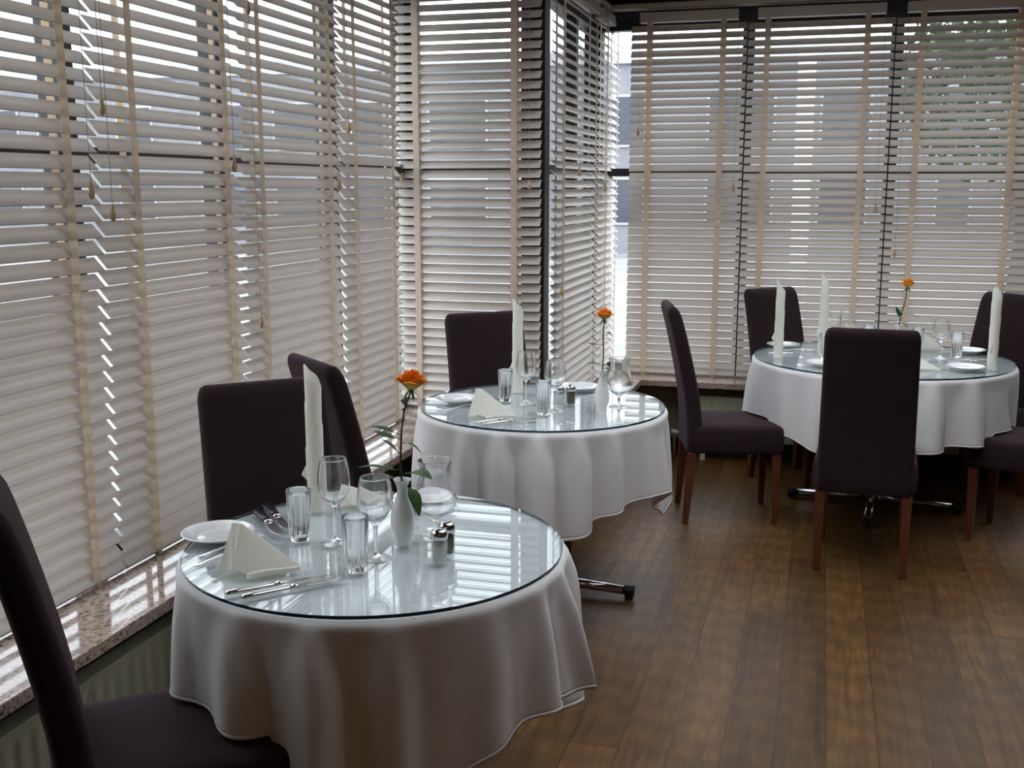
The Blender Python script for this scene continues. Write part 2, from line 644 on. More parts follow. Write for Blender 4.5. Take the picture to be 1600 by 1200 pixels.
def blind(label, origin, rz, length, tilt, tapes, cords, head=(0.05, 0.05), zb=0.497, phase=0.0):
    """local x along the window, local +y outdoors; slats fall towards the room"""
    t = thing('venetian_blind', label, 'blind', origin, rz, 'wooden venetian blinds round the windows')
    c, s = math.cos(tilt), math.sin(tilt)
    sl = MB()
    z = zb + 0.062 + phase
    k = 0
    rr = random.Random(hash((round(origin[0], 2), round(origin[1], 2))) % 1000)
    while z < ZTOP:
        X = Matrix.Translation((0, 0, z)) @ Matrix.Rotation(tilt + rr.uniform(-0.018, 0.018), 4, 'X') @ \
            Matrix.Rotation(rr.uniform(-0.0008, 0.0008), 4, 'Y')
        sl.box(0, length, -SW / 2, SW / 2, -ST / 2, ST / 2, X)
        z += PITCH
        k += 1
    sl.build('slats', M['slat'], t)
    X = Matrix.Translation((0, 0, zb + 0.02)) @ Matrix.Rotation(tilt, 4, 'X')
    MB().box(0, length, -0.026, 0.026, -0.008, 0.008, X).build('bottom_rail', M['slat'], t, bevel=0.002)
    MB().box(head[0], length - head[1], -0.028, 0.028, 2.535, 2.590).build('headrail', M['slat'], t, bevel=0.002)
    yo = SW / 2 * c + 0.0025
    for tx in tapes:
        tp = MB()
        tp.box(tx - 0.015, tx + 0.015, -yo - 0.0012, -yo, zb + 0.012 - 0.0, 2.535)
        tp.box(tx - 0.015, tx + 0.015, yo, yo + 0.0012, zb + 0.036, 2.535)
        # fastener under the rail
        tp.box(tx - 0.009, tx + 0.009, -yo - 0.006, -yo + 0.010, zb - 0.006, zb + 0.010)
        z = zb + 0.062 + phase
        while z < ZTOP:
            Y = Matrix.Translation((0, 0, z - 0.006)) @ Matrix.Rotation(tilt, 4, 'X')
            tp.box(tx - 0.011, tx - 0.009, -yo / c, yo / c, -0.0005, 0.0005, Y)
            tp.box(tx + 0.009, tx + 0.011, -yo / c, yo / c, -0.0005, 0.0005, Y)
            z += PITCH
        tp.build('ladder_tape', M['tape'], t)
    for cx, cz in cords:
        y = -yo - 0.012
        cd = MB().tube([(cx, y + 0.006, 2.535), (cx, y, 2.45), (cx + 0.002, y, cz + 0.02)], 0.0011, 6) \
            .build('pull_cord', M['cord'], t)
        MB().lathe(acorn_mb(0), 10, Matrix.Translation((cx + 0.002, y, cz))).build('cord_tassel', M['acorn'], cd, smooth=True)
    return t


TL, TF = math.radians(47.5), math.radians(46)
blind('cream slatted blind far left above the nearest chair back', (-1.94, 1.82, 0), PI / 2, 0.795, TL, (0.12, 0.667),
      ((0.737, 1.59),), phase=0.0)
blind('cream slatted blind on the left behind the nearest table\'s bread plate', (-1.94, 2.626, 0), PI / 2, 0.764, TL,
      (0.157, 0.666), ((0.000, 1.815), (0.018, 1.527), (0.690, 1.672)), phase=0.006)
blind('cream slatted blind on the left, third along from the frame edge', (-1.94, 3.405, 0), PI / 2, 0.81, TL,
      (0.125, 0.69), ((0.046, 2.197), (0.050, 1.127), (0.740, 1.61)), phase=-0.003)
blind('cream slatted blind last on the left wall, ending in the bay corner', (-1.94, 4.23, 0), PI / 2, 0.64, TL,
      (0.115, 0.535), ((0.02, 1.844),), phase=0.004)
blind('cream slatted blind facing the room behind the middle table\'s chair', (-2.055, 5.15, 0), 0, 0.74, TF,
      (0.11, 0.61), ((0.035, 1.65), (0.69, 1.61)))
blind('narrow angled blind beyond the black post, behind the middle table\'s rose', (-1.25, 5.15, 0), PI / 2, 0.98, TL - 0.03,
      (0.125, 0.90), ((0.05, 1.10), (0.42, 1.68)))
blind('short angled blind tucked in the far corner beside the back windows', (-1.25, 6.16, 0), PI / 2, 0.62, TL - 0.03,
      (0.20, 0.52), ((0.10, 1.60),), phase=0.004)
blind('cream slatted blind first on the back wall, beside the far corner', (-1.115, 6.48, 0), 0, 0.655, TF,
      (0.107, 0.525), ((0.05, 1.92), (0.61, 1.60)), phase=0.002)
blind('cream slatted blind on the back wall directly behind the far table\'s left side', (-0.452, 6.48, 0), 0, 0.782, TF,
      (0.107, 0.640), ((0.73, 1.49),), phase=-0.004)
blind('cream slatted blind on the back wall at the right edge behind the rose', (0.338, 6.48, 0), 0, 0.79, TF,
      (0.135, 0.62), ((0.055, 1.24),), phase=-0.007)
OUT = [((-1.94, 1.01, 0), PI / 2, 0.79, TL), ((1.14, 6.48, 0), 0, 0.79, TF),
       ((1.95, 6.48, 0), 0, 0.74, TF), ((2.71, 6.48, 0), 0, 0.66, TF)]
for (o_, r_, l_, t_), lab in zip(OUT, ('cream slatted blind beyond the left edge, beside the nearest chair',
                                       'cream slatted blind on the back wall just beyond the right edge',
                                       'cream slatted blind on the back wall, second beyond the right edge',
                                       'cream slatted blind on the back wall in the right-hand room corner')):
    blind(lab, o_, r_, l_, t_, (0.12, l_ - 0.14), ((l_ - 0.05, 1.6),))


# ------------------------------------------------------------------ radiators
def radiator(label, loc, rz, L, z0=0.13, H=0.245):
    """front face towards local -y"""
    t = thing('panel_radiator', label, 'radiator', loc, rz)
    pitch = 0.055
    nx, nz = int(L / pitch) * 10, 16
    v, f = [], []
    for j in range(nz + 1):
        for i in range(nx + 1):
            x = L * i / nx
            z = z0 + H * j / nz
            u = (x / pitch) % 1.0
            d = max(0.0, 1 - ((u - 0.5) / 0.27) ** 2) ** 0.5
            e = min(1.0, max(0.0, min(z - z0 - 0.025, z0 + H - 0.025 - z) / 0.02))
            v.append((x, 0.010 * d * e, z))
    for j in range(nz):
        for i in range(nx):
            a = j * (nx + 1) + i
            f.append((a, a + 1, a + nx + 2, a + nx + 1))
    p = MB()
    p.add(v, f)
    p.build('ribbed_panel', M['radiator'], t, smooth=True)
    MB().box(0, L, 0.0115, 0.055, z0, z0 + H - 0.004).box(-0.008, 0.0, -0.002, 0.060, z0, z0 + H) \
        .box(L, L + 0.008, -0.002, 0.060, z0, z0 + H).build('casing', M['radiator'], t)
    g = MB().box(0, L, -0.001, 0.057, z0 + H, z0 + H + 0.006)
    g.build('top_grille', M['radiator'], t, bevel=0.002)
    vm = MB().tube([(-0.008, 0.03, z0 + 0.03), (-0.06, 0.03, z0 + 0.03), (-0.075, 0.03, z0 + 0.02), (-0.075, 0.03, 0.0)], 0.008, 8)
    vm.lathe([(0.012, 0), (0.017, 0.004), (0.017, 0.03), (0.012, 0.036)], 12,
             Matrix.Translation((-0.060, 0.03, z0 + 0.03)) @ Matrix.Rotation(-PI / 2, 4, 'Y'))
    vm.build('valve', M['radiator'], t, smooth=True)
    # feet to the floor
    for fx in (0.08, L - 0.11):
        MB().box(fx, fx + 0.03, 0.015, 0.045, 0, z0).build('foot', M['radiator'], t)
    return t


radiator('cream ribbed radiator under the sill on the left, behind the nearest chair', (-1.745, 1.35, 0), PI / 2, 1.75, 0.12, 0.24)
radiator('cream ribbed radiator under the back window sill', (-0.72, 6.36, 0), 0, 2.1, 0.13, 0.255)


# ------------------------------------------------------------------ chairs
def rrect(w, d, r, z, cx=0.0, cy=0.0, n=5):
    """rounded rectangle ring"""
    out = []
    for qx, qy, a0 in ((1, 1, 0), (-1, 1, PI / 2), (-1, -1, PI), (1, -1, 1.5 * PI)):
        for i in range(n):
            a = a0 + (PI / 2) * i / (n - 1)
            out.append((cx + qx * (w / 2 - r) + r * math.cos(a), cy + qy * (d / 2 - r) + r * math.sin(a), z))
    return out


def make_chair():
    """origin on the floor under the seat centre, facing local +y; rear face at y=-0.23"""
    t = thing('dining_chair', '', 'chair', group='high-backed upholstered dining chairs')
    # seat: lofted cushion
    R = []
    for z, ins in ((0.352, 0.012), (0.357, 0.003), (0.37, 0.0), (0.46, 0.0), (0.474, 0.004), (0.483, 0.016), (0.487, 0.05), (0.489, 0.12)):
        R.append(rrect(0.415 - 2 * ins, 0.43 - 2 * ins, max(0.03 - ins * 0.3, 0.01), z, 0, 0.012))
    MB().loft(R).build('seat', M['fabric'], t, smooth=True)
    # backrest: rear profile leans away above the seat
    prof = [(0.350, 0.0), (0.356, 0.0), (0.42, 0.0), (0.50, 0.004), (0.60, 0.016), (0.70, 0.034), (0.80, 0.056), (0.90, 0.080), (0.975, 0.100),
            (1.010, 0.111), (1.032, 0.118), (1.045, 0.122), (1.051, 0.125)]
    R = []
    for z, lean in prof:
        wd = 0.388 - 0.022 * (z - 0.35) / 0.7
        th = 0.078 - 0.014 * (z - 0.35) / 0.7
        top = max(0.0, z - 1.005) / 0.046
        sh = 1 - math.sqrt(max(0.0, 1 - min(1, top) ** 2))
        th2 = th * (1 - 0.78 * sh)
        wd2 = wd - 0.045 * sh
        ins = 0.006 if z < 0.352 else 0
        R.append(rrect(wd2 - ins, th2 - ins, min(0.024, th2 / 2 - 0.002), z, 0, -0.195 - lean + 0.0))
    MB().loft(R).build('backrest', M['fabric'], t, smooth=True)
    # top seam piping down each rear edge
    for sx in (-1, 1):
        for front in (0, 1):
            y = 0.195 if front else -0.205
            yb = y if front else y - 0.025
            x = sx * 0.172
            w1, w0 = 0.021, 0.014
            v = [(x - w0, yb - w0, 0), (x + w0, yb - w0, 0), (x + w0, yb + w0, 0), (x - w0, yb + w0, 0),
                 (x - w1, y - w1, 0.353), (x + w1, y - w1, 0.353), (x + w1, y + w1, 0.353), (x - w1, y + w1, 0.353)]
            MB().add(v, [(3, 2, 1, 0), (4, 5, 6, 7), (0, 1, 5, 4), (1, 2, 6, 5), (2, 3, 7, 6), (3, 0, 4, 7)]) \
                .build('leg', M['leg'], t, bevel=0.003)
    return t


chair = make_chair()


def chair_at(label, rear_mid, facing_deg):
    """rear_mid = floor point between the rear legs; facing in degrees from +X"""
    a = math.radians(facing_deg)
    fx, fy = math.cos(a), math.sin(a)
    place(chair, label, (rear_mid[0] + 0.215 * fx, rear_mid[1] + 0.215 * fy, 0), a - PI / 2)


chair_at('dark aubergine chair cut off by the lower left corner, seat under the nearest table', (-1.425, 1.70), 42)
chair_at('dark aubergine chair square-on behind the nearest table, left of the tall napkin', (-1.470, 2.700), -46)
chair_at('dark aubergine chair turned away between the nearest and middle tables, by the sill', (-1.515, 3.265), 48)
chair_at('dark aubergine chair behind the middle table beside its tall napkin', (-1.385, 4.56), -50)
chair_at('purple chair seen side-on, tucked under the far table from the left', (-0.598, 5.275), 13.5)
chair_at('dark chair behind the far table at left, against the back sill', (-0.195, 6.175), -44)
chair_at('dark chair with its back squarely to us in front of the far table', (0.218, 4.60), 87)
chair_at('dark chair behind the far table at the right edge, below the back blinds', (0.935, 6.155), 229)
chair_at('dark chair at the right edge showing only its seat and legs', (1.165, 5.205), 157)


# ------------------------------------------------------------------ tables
def make_table(name, label, c, R, H, rot, arm):
    t = thing(name, label, 'table', (c[0], c[1], 0), rot)
    MB().lathe([(R - 0.012, H - 0.028), (R - 0.004, H - 0.024), (R - 0.004, H - 0.004), (R - 0.008, H)], 64) \
        .build('tabletop', M['board'], t, auto=True)
    MB().lathe([(0.033, 0.06), (0.033, H - 0.035)], 24).build('column', M['chrome'], t, auto=True)
    MB().lathe([(0.09, H - 0.036), (0.15, H - 0.029)], 24).build('top_plate', M['rubber'], t)
    for k in range(4):
        a = k * PI / 2
        X = Matrix.Rotation(a, 4, 'Z')
        f = MB().tube([X @ Vector((0.03, 0, 0.052)), X @ Vector((0.12, 0, 0.046)), X @ Vector((arm - 0.03, 0, 0.034))], 0.019, 14) \
            .build('foot', M['chrome'], t, smooth=True)
        MB().tube([X @ Vector((arm - 0.034, 0, 0.0335)), X @ Vector((arm, 0, 0.033))], [0.023, 0.023], 14) \
            .box(-0.015, 0.015, -0.015, 0.015, 0, 0.02, Matrix.Translation(X @ Vector((arm - 0.02, 0, 0)))) \
            .build('foot_cap', M['rubber'], f, auto=True)
    return t


def cloth(label, c, R, ztop, corner0, Lm, Lc, nf, amp, seed, rests=(), fo=0.24, group='white tablecloths'):
    """rests = (azimuth, half width, length) where the cloth lies on a chair seat"""
    rr = random.Random(seed)
    NP, NT = 720, 26
    ph = [rr.uniform(0, 2 * PI) for _ in range(6)]

    def fold(p):
        q = p + 0.16 * math.sin(2 * p + ph[0]) + 0.09 * math.sin(3 * p + ph[1]) + 0.05 * math.sin(5 * p + ph[4])
        a = 0.62 + 0.38 * math.sin(3 * p + ph[2])
        return q, a
    v, f = [], []
    rings = [0.0, 0.25, 0.5, 0.75, 0.92]
    v.append((0, 0, ztop))
    for r in rings[1:]:
        for i in range(NP):
            p = 2 * PI * i / NP
            v.append((R * r * math.cos(p), R * r * math.sin(p), ztop))
    base = 1 + NP * (len(rings) - 1)
    rc = 0.016
    for k in range(NT + 1):
        t = k / NT
        for i in range(NP):
            p = 2 * PI * i / NP
            d = min(abs((p - corner0 - m_ * PI / 2 + PI) % (2 * PI) - PI) for m_ in range(4)) / (PI / 4)
            L = Lm + (Lc - Lm) * (1 - d) ** 1.8
            for az, hw_, lm in rests:
                q_ = abs((p - math.radians(az) + PI) % (2 * PI) - PI)
                k_ = min(1.0, max(0.0, (q_ - math.radians(hw_)) / 0.10))
                k_ = k_ * k_ * (3 - 2 * k_)
                if L > lm:
                    L = lm + (L - lm) * k_
            s = t * t * 0.35 + t * 0.65
            al = L * s
            if al < rc * PI / 2:
                th = al / rc
                r0 = R - 0.004 + rc * math.sin(th)
                z = ztop - rc * (1 - math.cos(th))
            else:
                r0 = R - 0.004 + rc
                z = ztop - rc - (al - rc * PI / 2)
            hang = max(0.0, ztop - z)
            q, a = fold(p)
            g = 1 - math.exp(-(hang / 0.055) ** 1.3)
            th_ = nf * q + ph[3]
            ridge = (0.5 + 0.5 * math.cos(th_)) ** 2.8 - 0.16 + 0.10 * math.sin(0.5 * th_ + ph[5])
            wave = amp * a * g * (0.45 + 0.55 * min(1, hang / 0.30)) * ridge
            # the corner folded back on itself
            u = ((p - corner0 + fo + PI) % (2 * PI) - PI) / 0.105
            g2 = min(1.0, max(0.0, hang - 0.06) / 0.24)
            cu = math.exp(-u * u / 2)
            wave += -0.036 * g2 * math.tanh(1.4 * u) * math.exp(-u * u / 9)
            over = -0.27 * g2 * u * cu
            flare = 0.02 * hang * (0.35 + 0.65 * (1 - min(1, d)) * 0.5)
            rad = r0 + wave + flare
            tang = 0.55 * amp * a * g * math.sin(th_ + 0.6) * min(1, hang / 0.15)
            pp = p + tang / rad + over
            v.append((rad * math.cos(pp), rad * math.sin(pp), z + 0.05 * abs(wave) * 0))
    for i in range(NP):
        f.append((0, 1 + i, 1 + (i + 1) % NP))
    tot = len(rings) - 1 + NT + 1
    for k in range(tot - 1):
        for i in range(NP):
            a = 1 + k * NP + i
            b = 1 + k * NP + (i + 1) % NP
            f.append((a, a + NP, b + NP, b))
    me = bpy.data.meshes.new('tablecloth')
    me.from_pydata(v, [], f)
    me.update()
    for p_ in me.polygons:
        p_.use_smooth = True
    me.materials.append(M['cloth'])
    o = bpy.data.objects.new('tablecloth', me)
    COL.objects.link(o)
    o.location = (c[0], c[1], 0)
    m_ = o.modifiers.new('thick', 'SOLIDIFY')
    m_.thickness = 0.0012
    m_.offset = -1
    # stitched hem: a slightly raised doubled strip along the bottom edge
    n0 = 1 + (tot - 1) * NP
    n1 = 1 + (tot - 2) * NP
    hv, hf = [], []
    for i in range(NP):
        A, B = Vector(v[n0 + i]), Vector(v[n1 + i])
        rad = Vector((A.x, A.y, 0)).normalized() * 0.0016
        hv += [A + rad, B * 0.55 + A * 0.45 + rad]
    for i in range(NP):
        j = (i + 1) % NP
        hf.append((2 * i, 2 * j, 2 * j + 1, 2 * i + 1))
    h = MB().add(hv, hf).build('hem', M['cloth'], o, smooth=True)
    h.modifiers.new('thick', 'SOLIDIFY').thickness = 0.0008
    return tag(o, label, 'tablecloth', group)


def glass_disc(label, c, R, z, h=0.008):
    mb = MB().lathe([(R - 0.001, z), (R, z + 0.001), (R, z + h - 0.001), (R - 0.001, z + h)], 128)
    o = mb.build('glass_table_cover', [M['table_glass'], M['glass_edge']], None, auto=True)
    for p in o.data.polygons:
        if len(p.vertices) == 4:
            p.material_index = 1
            p.use_smooth = True
    o.location = (c[0], c[1], 0)
    return tag(o, label, 'glass cover', 'round glass covers on the tables')


TZ = 0.7568          # cloth level
GZ = TZ + 0.0095     # top of the glass: everything stands on this
T1, T2, T3 = (-0.988, 2.295), (-1.024, 4.050), (0.312, 5.660)
R1, R2, R3 = 0.446, 0.478, 0.618
make_table('dining_table', 'nearest round table, hidden under its white cloth', T1, R1, TZ - 0.003, 0.0, 0.36)
make_table('dining_table', 'middle round table with one chrome foot reaching out on the floor', T2, R2, TZ - 0.003, 0.0, 0.378)
make_table('dining_table', 'large far table with chrome cross foot behind the dark chair', (T3[0], T3[1]), R3, TZ - 0.003, -0.10, 0.42)
cloth('white cloth hanging to the lower frame edge on the nearest table', T1, R1, TZ, math.radians(27), 0.300, 0.470, 15, 0.060, 8,
      rests=((238, 22, 0.268), (143, 24, 0.268)), fo=0.45)
cloth('white cloth in deep folds on the middle table', T2, R2, TZ, math.radians(17), 0.285, 0.45, 16, 0.062, 11,
      rests=((122, 24, 0.268),), fo=0.36)
cloth('white cloth on the far table behind the dark chair', T3, R3, TZ, math.radians(-12), 0.31, 0.45, 17, 0.058, 5,
      rests=((203, 11, 0.268), (133, 22, 0.268), (35, 18, 0.268), (-29, 13, 0.268)), fo=0.3)
glass_disc('greenish round glass on the nearest table', T1, R1, TZ + 0.0014)
glass_disc('greenish round glass on the middle table', T2, R2, TZ + 0.0014)
glass_disc('large round glass on the far table', T3, R3, TZ + 0.0014)


# ------------------------------------------------------------------ tableware prototypes
def smooth_prof(pts, n=6):
    """Catmull-Rom through the profile points"""
    out = []
    P = [pts[0]] + list(pts) + [pts[-1]]
    for i in range(1, len(P) - 2):
        p0, p1, p2, p3 = P[i - 1], P[i], P[i + 1], P[i + 2]
        for k in range(n):
            t = k / n
            out.append(tuple(0.5 * ((2 * p1[j]) + (-p0[j] + p2[j]) * t + (2 * p0[j] - 5 * p1[j] + 4 * p2[j] - p3[j]) * t * t +
                                    (-p0[j] + 3 * p1[j] - 3 * p2[j] + p3[j]) * t ** 3) for j in (0, 1)))
    out.append(pts[-1])
    return [(max(0.0003, r), z) for r, z in out]


def stemware(name, label, cat, outer, inner, group):
    pr = smooth_prof(outer, 5) + smooth_prof(inner, 5)
    o = MB().lathe(pr, 40).build(name, M['glass'], None, smooth=True)
    return tag(o, label, cat, group)


wine_big = stemware('wine_glass', '', 'wine glass',
                    [(0.0335, 0.0), (0.034, 0.002), (0.020, 0.005), (0.0052, 0.012), (0.0040, 0.03), (0.0040, 0.075), (0.0075, 0.092),
                     (0.024, 0.106), (0.0365, 0.130), (0.0385, 0.152), (0.0355, 0.182), (0.0305, 0.207)],
                    [(0.0290, 0.207), (0.0340, 0.182), (0.0368, 0.152), (0.0345, 0.130), (0.0215, 0.109), (0.0005, 0.100)],
                    'stemmed wine glasses')
wine_small = stemware('wine_glass', '', 'wine glass',
                      [(0.0345, 0.0), (0.035, 0.002), (0.022, 0.005), (0.0060, 0.012), (0.0050, 0.03), (0.0055, 0.070), (0.0090, 0.084),
                       (0.026, 0.100), (0.0385, 0.125), (0.0405, 0.145), (0.0375, 0.172), (0.0325, 0.193)],
                      [(0.0310, 0.193), (0.0360, 0.172), (0.0388, 0.145), (0.0365, 0.126), (0.0235, 0.103), (0.0005, 0.094)],
                      'stemmed wine glasses')
hurricane = stemware('candle_glass', '', 'glass',
                     [(0.0375, 0.0), (0.038, 0.002), (0.020, 0.006), (0.0065, 0.014), (0.0060, 0.030), (0.0100, 0.044), (0.032, 0.060),
                      (0.0495, 0.085), (0.0520, 0.105), (0.0440, 0.135), (0.0362, 0.158), (0.0380, 0.176), (0.0430, 0.192)],
                     [(0.0412, 0.192), (0.0362, 0.176), (0.0345, 0.158), (0.0422, 0.135), (0.0502, 0.105), (0.0477, 0.086),
                      (0.0300, 0.063), (0.0005, 0.052)], 'bulbous stemmed glasses with flared rims')


def tumbler(h, r0, r1, label=''):
    n = 48
    prof = [(r0 * 0.9, 0.0), (r0, 0.002), (r0 + (r1 - r0) * 0.5, h * 0.5), (r1, h - 0.001), (r1 - 0.0007, h), (r1 - 0.0017, h - 0.001),
            (r1 - 0.0022, h * 0.93), (r0 + (r1 - r0) * 0.5 - 0.0030, h * 0.5), (r0 - 0.0035, 0.014), (r0 * 0.5, 0.011), (0.001, 0.0105)]

    def rf(k, a, r):
        if k in (7, 8):
            return r + 0.0016 * math.cos(12 * a)
        if k == 6:
            return r + 0.0006 * math.cos(12 * a)
        return r
    o = MB().lathe(prof, n, rf=rf).build('water_tumbler', M['glass'], None, smooth=True)
    o.data.set_sharp_from_angle(angle=math.radians(50))
    return tag(o, label, 'glass', 'fluted water tumblers')


tumbler_p = tumbler(0.126, 0.0255, 0.0300)


def make_shaker(name, fill, lab):
    t = thing(name, '', 'shaker', group=lab)
    body = [(0.0165, 0.0), (0.0185, 0.002), (0.0190, 0.03), (0.0185, 0.052), (0.0165, 0.056), (0.0150, 0.056), (0.0168, 0.051),
            (0.0172, 0.03), (0.0168, 0.004), (0.001, 0.003)]
    MB().lathe(body, 28).build('glass_body', M['shaker_glass'], t, smooth=True)
    MB().lathe([(0.0160, 0.0035), (0.0164, 0.03), (0.0163, 0.046), (0.0120, 0.0475), (0.001, 0.048)], 24) \
        .build('seasoning', fill, t, smooth=True)
    MB().lathe([(0.0192, 0.0545), (0.0198, 0.0565), (0.0198, 0.067), (0.0180, 0.0735), (0.0110, 0.0770), (0.001, 0.0778)], 28) \
        .build('chrome_cap', M['chrome'], t, smooth=True)
    return t


salt_p = make_shaker('salt_shaker', M['salt'], 'salt shakers')
pepper_p = make_shaker('pepper_shaker', M['pepper'], 'pepper shakers')

vase_p = MB().lathe(smooth_prof([(0.0185, 0.0), (0.0205, 0.003), (0.0192, 0.010), (0.0200, 0.018), (0.0262, 0.036), (0.0288, 0.054), (0.0258, 0.082),
                                 (0.0175, 0.108), (0.0120, 0.128), (0.0130, 0.142), (0.0182, 0.155), (0.0215, 0.160)], 4) +
                    smooth_prof([(0.0195, 0.1600), (0.0160, 0.154), (0.0105, 0.142), (0.0095, 0.128), (0.0150, 0.106), (0.0220, 0.080),
                                 (0.0250, 0.054), (0.0180, 0.024), (0.0005, 0.020)], 4), 36).build('bud_vase', M['china'], None, smooth=True)
tag(vase_p, '', 'vase', 'white china bud vases')

plate_p = MB().lathe(smooth_prof([(0.046, 0.0), (0.048, 0.0005), (0.050, 0.004), (0.070, 0.010), (0.0855, 0.0160), (0.0870, 0.0172)], 3) +
                     smooth_prof([(0.0862, 0.0180), (0.0840, 0.0178), (0.0700, 0.0130), (0.0560, 0.0072), (0.048, 0.0048), (0.0005, 0.0045)], 3), 56) \
    .build('side_plate', M['china'], None, smooth=True)
tag(plate_p, '', 'plate', 'white side plates')


def make_roll():
    """standing napkin rolled into a tall slanted-topped column"""
    mb = MB()
    n, K = 44, 46
    H = 0.385
    v, f = [], []
    for side in (0, 1):
        for k in range(K + 1):
            t = k / K
            for i in range(n):
                a = 2 * PI * i / n
                zt = H - 0.058 * (0.5 - 0.5 * math.cos(a - 2.9)) - 0.004 * math.cos(3 * a)
                z = zt * t
                hel = ((a / (2 * PI)) + z / 0.115) % 1.0
                r = 0.0205 + 0.0022 * hel + 0.0012 * (1 - t) + 0.0006 * math.sin(2 * a + 5 * t)
                if side:
                    r -= 0.0028
                v.append((r * math.cos(a), r * math.sin(a), z + (0.004 if side and k == 0 else 0)))
        b = side * n * (K + 1)
        for k in range(K):
            for i in range(n):
                j = (i + 1) % n
                f.append((b + k * n + i, b + k * n + j, b + (k + 1) * n + j, b + (k + 1) * n + i))
    b = n * (K + 1)
    for i in range(n):
        j = (i + 1) % n
        f.append((K * n + i, K * n + j, b + K * n + j, b + K * n + i))
    f.append(tuple(reversed(range(n))))
    mb.add(v, f)
    o = mb.build('rolled_napkin', M['napkin'], None, smooth=True)
    o.data.set_sharp_from_angle(angle=math.radians(60))
    # the loose corner of cloth sticking out of the roll
    fl = MB()
    tri = [(-0.0215, 0.004, 0.078), (-0.0215, -0.004, 0.125), (-0.036, 0.001, 0.096), (-0.0215, 0.010, 0.078), (-0.0215, 0.004, 0.128), (-0.037, 0.004, 0.097)]
    fl.add(tri, [(0, 1, 2), (3, 5, 4), (0, 2, 5, 3), (1, 4, 5, 2), (0, 3, 4, 1)])
    fl.build('loose_corner', M['napkin'], o)
    return tag(o, '', 'napkin', 'tall rolled napkins standing on the tables')


roll_p = make_roll()


def make_tent():
    """napkin folded to a standing fan-like point; local +x runs down the long slope"""
    A = Vector((-0.040, 0.018, 0.100))
    A2 = Vector((-0.062, 0.030, 0.099))
    C = Vector((0.088, 0.005, 0.006))
    B = Vector((-0.010, -0.052, 0.006))
    Bm = Vector((-0.050, -0.040, 0.018))
    E = Vector((-0.086, -0.022, 0.004))
    D = Vector((-0.060, 0.072, 0.004))
    mb = MB()

    def sheet(poly, sub=8, th=0.0035, bow=0.006):
        """triangle a,b,c as a bowed sheet"""
        a, b, c = poly
        nrm = (b - a).cross(c - a).normalized()
        idx, vs_, fs = {}, [], []
        for side in (0, 1):
            for i in range(sub + 1):
                for j in range(sub + 1 - i):
                    u, w_ = i / sub, j / sub
                    p = a * (1 - u - w_) + b * u + c * w_
                    p = p + nrm * (bow * 4 * u * w_ * 1.5 + (0 if side == 0 else -th))
                    p.z = max(p.z, 0.0008)
                    idx[(side, i, j)] = len(vs_)
                    vs_.append(p)
        for side in (0, 1):
            for i in range(sub):
                for j in range(sub - i):
                    q = (idx[(side, i, j)], idx[(side, i + 1, j)], idx[(side, i, j + 1)])
                    fs.append(q if side == 0 else q[::-1])
                    if j < sub - i - 1:
                        q = (idx[(side, i + 1, j)], idx[(side, i + 1, j + 1)], idx[(side, i, j + 1)])
                        fs.append(q if side == 0 else q[::-1])
        edge = [(i, 0) for i in range(sub + 1)] + [(sub - j, j) for j in range(1, sub + 1)] + [(0, sub - k) for k in range(1, sub)]
        for k in range(len(edge)):
            e0, e1 = edge[k], edge[(k + 1) % len(edge)]
            fs.append((idx[(0, *e0)], idx[(0, *e1)], idx[(1, *e1)], idx[(1, *e0)]))
        mb.add(vs_, fs)
    sheet((A, B, C), bow=0.004)            # big front face
    sheet((A2, C, D), bow=0.003)           # rear face
    sheet((A2, E, Bm), bow=-0.005)
    sheet((A, A2, Bm), bow=-0.003)          # gathered side facets
    sheet((A, Bm, B), bow=0.002)
    sheet((A2, D, E), bow=-0.002)
    sheet((A, A2, C), bow=0.0)
    # folded hem lying along the front foot
    o = mb.build('folded_napkin', M['napkin'], None, smooth=True)
    o.data.set_sharp_from_angle(angle=math.radians(35))
    hm = MB()
    k = 10
    top, bot = [], []
    rings = []
    for i in range(k + 1):
        t = i / k
        p = Vector((-0.012, -0.060, 0)) * (1 - t) + Vector((0.090, -0.004, 0)) * t
        wv = 0.0025 * math.sin(5 * t)
        rings.append([(p.x, p.y, 0.0005), (p.x + 0.002, p.y - 0.001, 0.011 + wv), (p.x - 0.004, p.y + 0.010, 0.012 + wv), (p.x - 0.006, p.y + 0.012, 0.0005)])
    hm.loft(rings)
    hm.build('folded_hem', M['napkin'], o, smooth=False, bevel=0.001)
    return tag(o, '', 'napkin', 'folded tent napkins')


tent_p = make_tent()


def prism(mb, outline, z0f, z1f):
    """flat outline in xy extruded between two height functions"""
    n_ = len(outline)
    v = [(x, y, z0f(x, y)) for x, y in outline] + [(x, y, z1f(x, y)) for x, y in outline]
    mb.add(v, [tuple(reversed(range(n_))), tuple(range(n_, 2 * n_))] + [(i, (i + 1) % n_, (i + 1) % n_ + n_, i + n_) for i in range(n_)])


